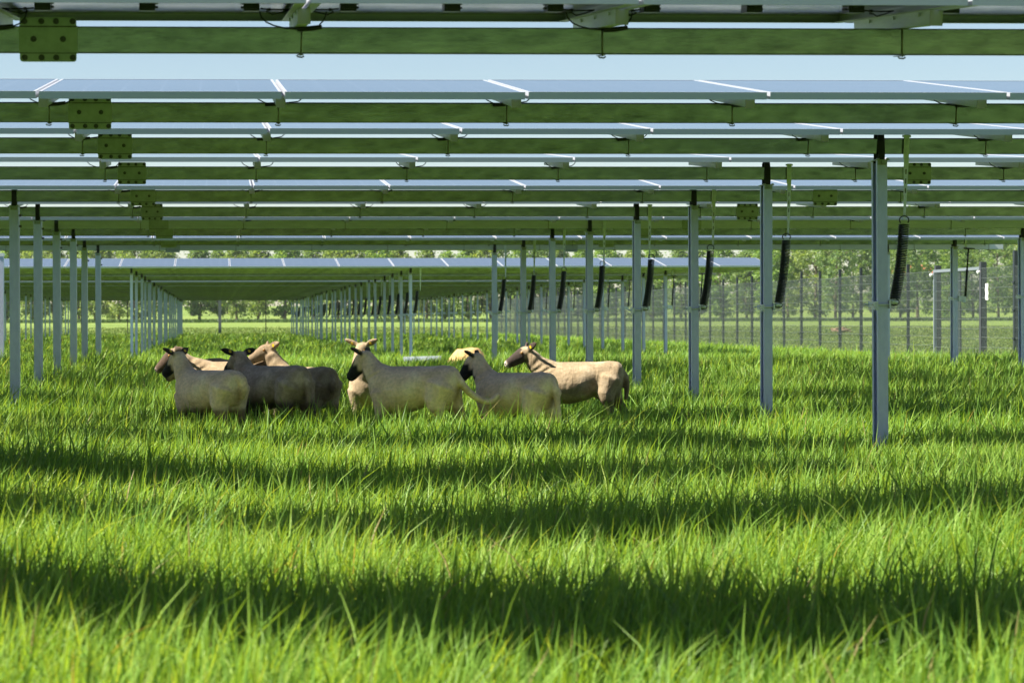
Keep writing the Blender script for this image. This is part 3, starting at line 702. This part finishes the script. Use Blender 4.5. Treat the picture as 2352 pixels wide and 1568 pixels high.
def sheep_mat(name, wool0, wool1, face, muzzle, leg, wrinkle=0.0):
    m, n, l, bs = new_mat(name)
    tc = n.new('ShaderNodeTexCoord')
    no = n.new('ShaderNodeTexNoise'); no.inputs['Scale'].default_value = 7; no.inputs['Detail'].default_value = 6; no.inputs['Roughness'].default_value = .6
    l.new(tc.outputs['Object'], no.inputs[0])
    rp = ramp(n, [(.34, tuple(c * .82 for c in wool0)), (.48, wool0), (.66, wool1)]); l.new(no.outputs[0], rp.inputs[0])
    cur = rp.outputs[0]
    for an, c in (('leg', leg), ('face', face), ('muz', muzzle), ('darken', (wool0[0] * .35, wool0[1] * .30, wool0[2] * .26))):
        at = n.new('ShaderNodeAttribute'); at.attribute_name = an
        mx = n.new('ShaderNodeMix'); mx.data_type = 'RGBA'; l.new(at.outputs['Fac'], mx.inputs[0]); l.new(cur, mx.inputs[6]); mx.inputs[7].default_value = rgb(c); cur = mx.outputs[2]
    f2 = n.new('ShaderNodeTexNoise'); f2.inputs['Scale'].default_value = 48; f2.inputs['Detail'].default_value = 7; l.new(tc.outputs['Object'], f2.inputs[0])
    v2 = ramp(n, [(.33, (.78, .77, .76)), (.66, (1.1, 1.1, 1.1))]); l.new(f2.outputs[0], v2.inputs[0])
    mm = n.new('ShaderNodeMix'); mm.data_type = 'RGBA'; mm.blend_type = 'MULTIPLY'; mm.inputs[0].default_value = .8; l.new(cur, mm.inputs[6]); l.new(v2.outputs[0], mm.inputs[7])
    l.new(mm.outputs[2], bs.inputs['Base Color']); bs.inputs['Roughness'].default_value = .9; bs.inputs['Specular IOR Level'].default_value = .15
    bs.inputs['Sheen Weight'].default_value = .12; bs.inputs['Sheen Roughness'].default_value = .5
    mp = n.new('ShaderNodeMapping'); mp.inputs['Scale'].default_value = (17, 4, 5); l.new(tc.outputs['Object'], mp.inputs[0])
    wv = n.new('ShaderNodeTexNoise'); wv.inputs['Scale'].default_value = 1; wv.inputs['Detail'].default_value = 3; wv.inputs['Distortion'].default_value = .6; l.new(mp.outputs[0], wv.inputs[0])
    b1 = n.new('ShaderNodeBump'); b1.inputs['Strength'].default_value = .28 + .3 * wrinkle; b1.inputs['Distance'].default_value = .010 + .008 * wrinkle; l.new(wv.outputs[0], b1.inputs['Height'])
    b2 = n.new('ShaderNodeBump'); b2.inputs['Strength'].default_value = .5; b2.inputs['Distance'].default_value = .006; l.new(f2.outputs[0], b2.inputs['Height']); l.new(b1.outputs[0], b2.inputs['Normal'])
    l.new(b2.outputs[0], bs.inputs['Normal'])
    return m
def smooth01(t): t = np.clip(t, 0, 1); return t * t * (3 - 2 * t)
def make_sheep(px, Y, heading, head_dir, label, mat, neck=(.40, .80), head_pitch=-32, tail=None, dy=0.0, size=1.0, legs=(0, 0, 0, 0), facek=(0.0, .05), muzk=.18,
               ear=(.35, .15), eyes=True, tagear=(1, -1), dark_ear=True, fat=1.0, legdark=.24, sprig=False):
    X = px2x(px, Y)
    b = MB(); V3 = Vector; KX = .87; K = lambda L: [(p[0] * KX,) + tuple(p[1:]) for p in L]
    ex, ey, ez = V3((1, 0, 0)), V3((0, 1, 0)), V3((0, 0, 1))
    # trunk
    S = [(-.435, .530, .03, .04), (-.425, .525, .078, .088), (-.385, .508, .122, .135), (-.30, .500, .148, .154), (-.18, .503, .150, .142), (-.06, .480, .166, .162),
         (.07, .466, .170, .176), (.18, .470, .156, .174), (.26, .484, .134, .160), (.325, .500, .106, .134), (.365, .508, .072, .095), (.385, .508, .03, .04)]
    loft(b, [(V3((x * KX, 0, z)), ey, ez, w_ * fat, h_) for x, z, w_, h_ in S], 24)
    # neck and head in a turned frame
    ha = R(head_dir - heading); hd = V3((math.cos(ha) * math.cos(R(head_pitch)), math.sin(ha) * math.cos(R(head_pitch)), math.sin(R(head_pitch))))
    poll = V3((neck[0], .06 * math.sin(ha), neck[1]))
    side = ez.cross(hd).normalized(); up = hd.cross(side).normalized()
    base = V3((.225, 0, .545)); mid = (base + poll) / 2 + V3((.012, 0, -.012))
    loft_pts(b, [(.15, 0, .50, .130), (base.x, 0, base.z, .116), (mid.x, mid.y * .7, mid.z, .082), ((poll.x * .7 + mid.x * .3) - hd.x * .02, poll.y, poll.z * .7 + mid.z * .3 - .008, .066), (poll.x - hd.x * .02, poll.y - hd.y * .02, poll.z - .012, .056)], 18)
    H = [(-.056, -.008, .028, .030), (-.040, -.006, .046, .050), (.0, 0, .057, .062), (.045, .001, .056, .064), (.085, -.006, .047, .058), (.125, -.013, .039, .050), (.165, -.019, .034, .043), (.195, -.022, .031, .036), (.213, -.024, .020, .022)]
    loft(b, [(poll + hd * s + up * o, side, up, w_, h_) for s, o, w_, h_ in H], 18)
    ears = []
    for s_ in (1, -1):
        e0 = poll + side * (s_ * .042) + up * .030 - hd * .014
        ed = (side * s_ + up * ear[0] - hd * ear[1]).normalized(); eu = ed.cross(hd).normalized(); ev = eu.cross(ed).normalized()
        E_ = [(0, .018, .016), (.025, .028, .0135), (.060, .033, .0125), (.095, .026, .0115), (.120, .013, .011), (.134, .005, .006)]
        loft(b, [(e0 + ed * t, eu, ev, ru, rv) for t, ru, rv in E_], 12); ears.append((e0, ed, ev))
    # legs: shoulder-elbow-knee-hoof, hip-stifle-hock-hoof
    for s_, lo in ((1, legs[0]), (-1, legs[1])):
        loft_pts(b, K([(.235, s_ * .085, .44, .085), (.225 + lo * .3, s_ * .095, .34, .058), (.245 + lo * .7, s_ * .092, .215, .031), (.24 + lo, s_ * .09, .10, .023), (.25 + lo, s_ * .09, .02, .026)]), 12)
    for s_, lo in ((1, legs[2]), (-1, legs[3])):
        loft_pts(b, K([(-.305, s_ * .070, .50, .116), (-.285 + lo * .35, s_ * .092, .385, .082), (-.325 + lo * .6, s_ * .092, .285, .042), (-.345 + lo * .9, s_ * .09, .215, .032), (-.325 + lo, s_ * .088, .10, .023), (-.315 + lo, s_ * .088, .02, .026)]), 12)
    loft_pts(b, K([(-.20, 0, .385, .05), (-.28, 0, .345, .050)]), 12)
    tail = tail or [(-.40, 0, .575, .034), (-.45, 0, .52, .030), (-.462, 0, .42, .024), (-.455, 0, .34, .017)]
    loft_pts(b, [(p[0] + .435 * (1 - KX),) + tuple(p[1:]) for p in tail], 12)
    me0 = b.mesh('raw', None) if False else b.mesh('raw')
    tmp = bpy.data.objects.new('tmp', me0); COL.objects.link(tmp)
    rm = tmp.modifiers.new('r', 'REMESH'); rm.mode = 'VOXEL'; rm.voxel_size = .0095; rm.use_smooth_shade = True
    sm = tmp.modifiers.new('s', 'SMOOTH'); sm.factor = .5; sm.iterations = 3
    dg = bpy.context.evaluated_depsgraph_get(); dg.update()
    me = bpy.data.meshes.new_from_object(tmp.evaluated_get(dg)); bpy.data.objects.remove(tmp); bpy.data.meshes.remove(me0)
    me.name = 'sheep'
    n = len(me.vertices); P = np.zeros(n * 3, np.float32); me.vertices.foreach_get('co', P); P = P.reshape(-1, 3)
    # gentle lumps so that the trunk is not a machined shape
    tr = smooth01((.30 - P[:, 0]) / .1) * smooth01((P[:, 2] - .28) / .1)
    lump = (np.sin(P[:, 0] * 17 + 3 * P[:, 2]) * np.sin(P[:, 2] * 13 + P[:, 1] * 9) * .006 - .010 * np.exp(-((P[:, 0] + .14) / .05) ** 2 - ((P[:, 2] - .42) / .10) ** 2) + .006 * np.exp(-((P[:, 0] - .13) / .06) ** 2 - ((P[:, 2] - .48) / .12) ** 2) - .007 * np.exp(-((P[:, 0] - .01) / .05) ** 2 - ((P[:, 2] - .6) / .06) ** 2)) * tr
    P[:, 1] += lump * np.sign(P[:, 1]) * np.minimum(1, np.abs(P[:, 1]) / .06); P[:, 2] += lump * .5 * smooth01((P[:, 2] - .56) / .05)
    nk = smooth01((P[:, 0] - .16) / .08) * smooth01((P[:, 2] - .50) / .06) * smooth01((poll.x - .02 - P[:, 0]) / .06)
    P += (np.sin((P[:, 0] * .75 + P[:, 2]) * 95 + 2 * np.sin(P[:, 2] * 23)) * .0035 * nk)[:, None] * np.stack([np.zeros(len(P)), np.sign(P[:, 1]) * np.minimum(1, np.abs(P[:, 1]) / .03), np.zeros(len(P))], 1)
    me.vertices.foreach_set('co', P.ravel())
    q = P - np.array(poll); s = q @ np.array(hd); r = np.linalg.norm(q - s[:, None] * np.array(hd), axis=1)
    jit = .012 * np.sin(P[:, 0] * 90 + P[:, 2] * 70) + .010 * np.sin(P[:, 1] * 120 - P[:, 2] * 50)
    face = smooth01((s + jit - facek[0]) / facek[1]) * (r < .13)
    muz = smooth01((s - muzk) / .02) * (r < .09)
    if dark_ear:
        for e0, ed, ev in ears:
            qe = P - np.array(e0); te = qe @ np.array(ed); re = np.linalg.norm(qe - te[:, None] * np.array(ed), axis=1)
            face = np.maximum(face, smooth01((te - .0) / .03) * (re < .045) * (te > 0))
    leg = smooth01((legdark + .05 - P[:, 2]) / .08)
    darken = .75 * np.exp(-((P[:, 0] + .37) / .07) ** 2 - (P[:, 1] / .055) ** 2) * smooth01((.53 - P[:, 2]) / .06) * (P[:, 0] < -.26) + .8 * smooth01((.355 - P[:, 2]) / .05) * (P[:, 0] < .2) * (P[:, 0] > -.4) + .25 * smooth01(np.sin(P[:, 0] * 7 + 2) * np.sin(P[:, 2] * 11 + P[:, 0] * 5) - .35)  # darker in the tail crease and along the belly, plus random dirt patches
    darken = np.clip(darken, 0, .8) * (s < 0)
    for k, v in (('face', face), ('muz', muz), ('leg', leg), ('darken', darken)):
        a = me.attributes.new(k, 'FLOAT', 'POINT'); a.data.foreach_set('value', v.astype(np.float32))
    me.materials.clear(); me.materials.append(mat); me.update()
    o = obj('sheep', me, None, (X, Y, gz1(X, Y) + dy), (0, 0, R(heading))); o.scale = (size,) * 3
    tag(o, label, 'sheep', 'flock of shorn sheep')
    for s_ in (1, -1):
        if eyes:
            c = poll + hd * .050 + side * (s_ * .049) + up * .022
            e = MB(); e.tube([c - side * s_ * .010, c - side * s_ * .004, c + side * s_ * .003, c + side * s_ * .007], [.009, .0125, .0105, .004], 12)
            eo = obj('eye', e.mesh('eye', M['eye']), o)
            e = MB(); c2 = c + side * s_ * .0065; e.tube([c2 - hd * .005, c2 + hd * .005], [.003, .003], 8); obj('pupil', e.mesh('pupil', M['pupil']), eo)
        nn = poll + hd * .206 + side * (s_ * .013) - up * .012
        e = MB(); e.tube([nn - hd * .012, nn + hd * .006 + side * s_ * .004], [.007, .005], 8); obj('nostril', e.mesh('nostril', M['pupil']), o)
        if s_ in tagear:
            e0, ed, ev = ears[0 if s_ == 1 else 1]; c = e0 + ed * .052
            e = MB(); 
            for sg in (-1, 1): e.tube([c + ev * (sg * .010), c + ev * (sg * .014)], [.0125, .0125], 12, smooth=False)
            e.tube([c - ev * .012, c + ev * .012], .004, 8)
            obj('ear_tag', e.mesh('ear_tag', M['eartag']), o)
    mo = poll + hd * .172 - up * .040                     # mouth line
    e = MB(); e.tube([mo + side * .031 - hd * .02 - up * .002, mo + side * .024 + hd * .022 + up * .006, mo + hd * .043 + up * .008, mo - side * .024 + hd * .022 + up * .006, mo - side * .031 - hd * .02 - up * .002], .0026, 6)
    obj('mouth', e.mesh('mouth', M['pupil']), o)
    if sprig:
        e = MB(); c = mo + hd * .035
        for q_ in range(3):
            d_ = (side * random.uniform(.2, 1) + hd * .5 - ez * random.uniform(.3, .9)).normalized(); e.tube([c, c + d_ * .04, c + d_ * .08 - ez * .02], [.004, .004, .001], 5)
        obj('grass_sprig', e.mesh('grass_sprig', M['sprig']), o)
    return o
M['sprig'] = plain('fresh grass blade', (.12, .28, .02), .5)
WA, WB = (.44, .36, .27), (.60, .51, .40)
blackface = sheep_mat('grey cream fleece, black face', (.84, .61, .44), (.93, .73, .55), (.022, .021, .022), (.016, .015, .016), (.10, .08, .065))  # this and the next fleece lightened to offset the shade these sheep stand in
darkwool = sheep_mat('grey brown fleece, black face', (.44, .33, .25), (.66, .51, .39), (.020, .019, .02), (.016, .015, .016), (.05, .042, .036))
brownface = sheep_mat('cream fleece, brown face', (.36, .27, .17), (.48, .38, .265), (.10, .068, .050), (.26, .20, .17), (.30, .22, .15))  # this and the following fleeces darkened to offset the sun on these sheep
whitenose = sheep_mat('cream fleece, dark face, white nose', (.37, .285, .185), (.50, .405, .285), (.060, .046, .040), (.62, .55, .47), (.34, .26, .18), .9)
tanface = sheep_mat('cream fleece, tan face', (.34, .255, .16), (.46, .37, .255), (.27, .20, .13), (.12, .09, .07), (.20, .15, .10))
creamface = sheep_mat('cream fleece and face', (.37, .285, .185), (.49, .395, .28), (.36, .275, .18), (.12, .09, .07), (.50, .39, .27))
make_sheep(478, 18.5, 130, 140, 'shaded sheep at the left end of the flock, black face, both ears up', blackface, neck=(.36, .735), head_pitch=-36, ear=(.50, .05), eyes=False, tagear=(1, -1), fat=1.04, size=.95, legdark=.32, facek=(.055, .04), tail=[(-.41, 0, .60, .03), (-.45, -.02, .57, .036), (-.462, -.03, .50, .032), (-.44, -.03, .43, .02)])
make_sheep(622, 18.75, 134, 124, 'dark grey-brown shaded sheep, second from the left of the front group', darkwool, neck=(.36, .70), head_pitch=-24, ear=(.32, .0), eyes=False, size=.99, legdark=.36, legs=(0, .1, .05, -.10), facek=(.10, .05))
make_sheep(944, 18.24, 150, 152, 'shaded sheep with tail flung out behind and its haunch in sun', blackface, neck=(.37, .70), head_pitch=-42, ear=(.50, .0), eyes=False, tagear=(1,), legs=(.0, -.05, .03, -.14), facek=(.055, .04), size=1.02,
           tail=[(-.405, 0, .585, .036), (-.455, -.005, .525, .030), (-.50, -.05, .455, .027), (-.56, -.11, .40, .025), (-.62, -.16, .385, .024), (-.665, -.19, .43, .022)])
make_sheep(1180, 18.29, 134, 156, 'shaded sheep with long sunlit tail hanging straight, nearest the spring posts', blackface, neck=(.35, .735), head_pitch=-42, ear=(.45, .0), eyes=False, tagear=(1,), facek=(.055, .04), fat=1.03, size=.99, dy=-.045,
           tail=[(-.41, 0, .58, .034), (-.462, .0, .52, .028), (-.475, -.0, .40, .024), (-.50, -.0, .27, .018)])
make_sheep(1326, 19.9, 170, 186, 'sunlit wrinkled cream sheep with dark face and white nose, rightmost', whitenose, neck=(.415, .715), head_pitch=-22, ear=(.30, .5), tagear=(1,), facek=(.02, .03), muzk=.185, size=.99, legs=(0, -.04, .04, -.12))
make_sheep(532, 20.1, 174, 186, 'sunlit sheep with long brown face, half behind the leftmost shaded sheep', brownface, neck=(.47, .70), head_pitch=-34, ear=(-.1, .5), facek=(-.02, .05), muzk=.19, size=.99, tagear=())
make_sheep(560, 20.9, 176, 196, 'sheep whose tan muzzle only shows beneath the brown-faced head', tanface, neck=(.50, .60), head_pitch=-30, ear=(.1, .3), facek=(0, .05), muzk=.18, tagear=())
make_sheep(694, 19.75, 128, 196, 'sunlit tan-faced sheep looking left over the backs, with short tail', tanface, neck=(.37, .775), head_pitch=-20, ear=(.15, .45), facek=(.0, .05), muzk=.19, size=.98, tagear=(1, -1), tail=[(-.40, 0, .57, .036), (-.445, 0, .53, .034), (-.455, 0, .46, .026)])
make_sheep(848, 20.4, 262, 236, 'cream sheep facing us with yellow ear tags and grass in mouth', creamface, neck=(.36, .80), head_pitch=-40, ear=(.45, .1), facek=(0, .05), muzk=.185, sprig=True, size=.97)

# ------------------------------------------------------------------ trees, house
def tree_meshes(Ht, Wd, seed, leafmat, base=.17, leaf=.42, nclump=95, per=34):
    r_ = np.random.default_rng(seed); rr = random.Random(seed)
    tr = MB(); lean = rr.uniform(-.3, .3)
    spine = [(lean * t * t * 1.2 + .12 * math.sin(5 * t + seed), .1 * math.sin(4 * t + seed * 2), Ht * .92 * t) for t in np.linspace(0, 1, 9)]
    tr.tube([(0, 0, -.4)] + spine, [.34] + [.26 * (1 - .93 * t) + .02 for t in np.linspace(0, 1, 9)], 9)
    cl = []
    for i in range(nclump):
        t = base + (1 - base) * rr.random() ** .85
        prof = (math.sin(math.pi * min(1, (t - base) / (1 - base) * .86 + .12)) ** .75)
        rad = Wd * prof * (.35 + .65 * rr.random() ** .5) * (1 + .22 * math.sin(9 * t + seed)); a = rr.uniform(0, 2 * math.pi)
        sx = np.interp(t, np.linspace(0, .92, 9), [p[0] for p in spine])
        cl.append((sx + rad * math.cos(a), rad * math.sin(a), Ht * t))
    for c in cl[::7]:
        z0 = max(base * Ht * .8, c[2] - .8 - .35 * math.hypot(c[0], c[1])); f = z0 / Ht
        sx = np.interp(f, np.linspace(0, .92, 9), [p[0] for p in spine])
        tr.tube([(sx, 0, z0), (sx + (c[0] - sx) * .5, c[1] * .5, z0 + (c[2] - z0) * .6), c], [.11 * (1 - f) + .04, .06 * (1 - f) + .025, .015], 6)
    cl = np.array(cl); cs = r_.uniform(.45, 1.0, len(cl))
    k = np.repeat(np.arange(len(cl)), (per * r_.uniform(.6, 1.4, len(cl))).astype(int)); n = len(k)
    C = cl[k] + r_.normal(0, 1, (n, 3)) * (.62 * cs[k])[:, None] * np.array([1, 1, .7])
    u = r_.normal(0, 1, (n, 3)); u /= np.linalg.norm(u, axis=1)[:, None]; t_ = r_.normal(0, 1, (n, 3)); v = np.cross(u, t_); v /= np.linalg.norm(v, axis=1)[:, None]
    s = leaf * r_.uniform(.5, 1.15, n)[:, None] / 2
    V = np.stack([C - u * s, C + v * s * .75, C + u * s, C - v * s * .75], 1).reshape(-1, 3); b = np.arange(n) * 4
    sh = np.clip(.45 + .17 * r_.normal(0, 1, n) + .25 * (r_.uniform(0, 1, len(cl)) - .5)[k], 0, 1)
    cm = mesh_np('crown', V, [np.stack([b, b + 1, b + 2, b + 3], 1)], leafmat, False, {'r': np.repeat(sh, 4)})
    return tr.mesh('trunk', M['bark']), cm
TV = [tree_meshes(14.6, 3.0, 1, M['leaf_b'], .07, .5, 150, 44), tree_meshes(14.0, 2.7, 2, M['leaf_a'], .08, .5, 140, 44), tree_meshes(15.2, 3.3, 3, M['leaf_b'], .07, .5, 160, 44), tree_meshes(13.6, 2.6, 4, M['leaf_c'], .09, .5, 140, 42), tree_meshes(14.6, 3.0, 5, M['leaf_a'], .07, .5, 150, 44)]
TB = [tree_meshes(20.0, 4.0, 6, M['leaf_b'], .08, .5, 180, 46), tree_meshes(21.5, 4.4, 7, M['leaf_a'], .07, .5, 190, 46), tree_meshes(19.0, 3.6, 8, M['leaf_c'], .10, .5, 170, 44)]
LEAFN = {0: 'olive', 1: 'fresh green', 2: 'broad olive', 3: 'dark green', 4: 'bright green'}
def put_tree(mm, px, Y, s, label, group):
    X = px2x(px, Y); t = empty('tree', (X, Y, gz1(X, Y) - .1), (0, 0, rng.uniform(0, 6.28))); t.scale = (s * rng.uniform(.92, 1.1), s * rng.uniform(.92, 1.1), s)
    tag(t, label, 'tree', group); obj('trunk', mm[0], t); obj('crown', mm[1], t)
px = -70; i = 0
while px < 1770:
    v = int(rng.integers(5))
    if not 1128 < px < 1168:
        put_tree(TV[v], px, 430 + rng.uniform(-16, 16), rng.uniform(.88, 1.10), '%s tree with thin trunk, %s from the left in the field-side row' % (LEAFN[v], ordw(i)), 'trees in the row beyond the field'); i += 1
    px += rng.uniform(34, 66)
i = 0; px = 1745
while px < 2460:
    v = int(rng.integers(3))
    put_tree(TB[v], px, 425 + rng.uniform(-18, 18), rng.uniform(.86, 1.08) * (.82 if 2180 < px < 2300 else 1), 'tall %s tree behind the mesh fence, %s from its left end' % (['olive', 'bright green', 'dark green'][v], ordw(i)), 'tall trees behind the fence'); i += 1
    px += rng.uniform(38, 70)
i = 0; px = -60
while px < 2440:
    v = int(rng.integers(3)); gap = 1100 < px < 1190
    if not gap: put_tree(TV[v + 2] if px < 1800 else TB[v], px, 560 + rng.uniform(-20, 40), rng.uniform(.66, .9), '%s tree on the rise behind the tree row, %s from the left' % (['olive', 'dark', 'bright green'][v], ordw(i)), 'trees on the rise'); i += 1
    px += rng.uniform(60, 150)
Yh = 610; Xh = px2x(2092, Yh); hz = gz1(Xh, Yh); zr = py2z(611, Yh, Xh)
h = empty('house', (Xh, Yh, hz)); tag(h, 'distant house with red tiled roof showing between the trees', 'house')
b = MB(); zw = zr - hz - 2.6; b.box(-5, 5, -4, 4, -.3, zw); obj('wall', b.mesh('wall', M['wall']), h)
b = MB(); b.extrude_profile([(-4.5, zw + .01), (4.5, zw + .01), (0, zw + 2.6)], 0, -5.3, 5.3); rf = obj('roof', b.mesh('roof', M['roof']), h)
b = MB(); b.box(1.5, 2.1, .6, 1.2, zw + 1.2, zw + 3.2); obj('chimney', b.mesh('chimney', M['roof']), rf)
for wx in (-3, 0, 3):
    b = MB(); b.box(wx - .5, wx + .5, -4.04, -4.0, zw - 1.9, zw - .7); obj('window', b.mesh('window', M['window']), h)

# ------------------------------------------------------------------ thin summer haze
hb = MB(); hb.box(-900, 900, -60, 1450, -9, 45)
hm = bpy.data.materials.new('haze'); hm.use_nodes = True; n = hm.node_tree.nodes; n.remove(n['Principled BSDF'])
pv = n.new('ShaderNodeVolumePrincipled'); pv.inputs['Color'].default_value = (.86, .92, 1, 1); pv.inputs['Density'].default_value = .00010; pv.inputs['Anisotropy'].default_value = .2
hm.node_tree.links.new(pv.outputs[0], n['Material Output'].inputs['Volume'])
hz_o = obj('haze', hb.mesh('haze', hm)); hz_o['kind'] = 'stuff'; tag(hz_o, 'thin pale haze over the far field and tree row', 'haze')
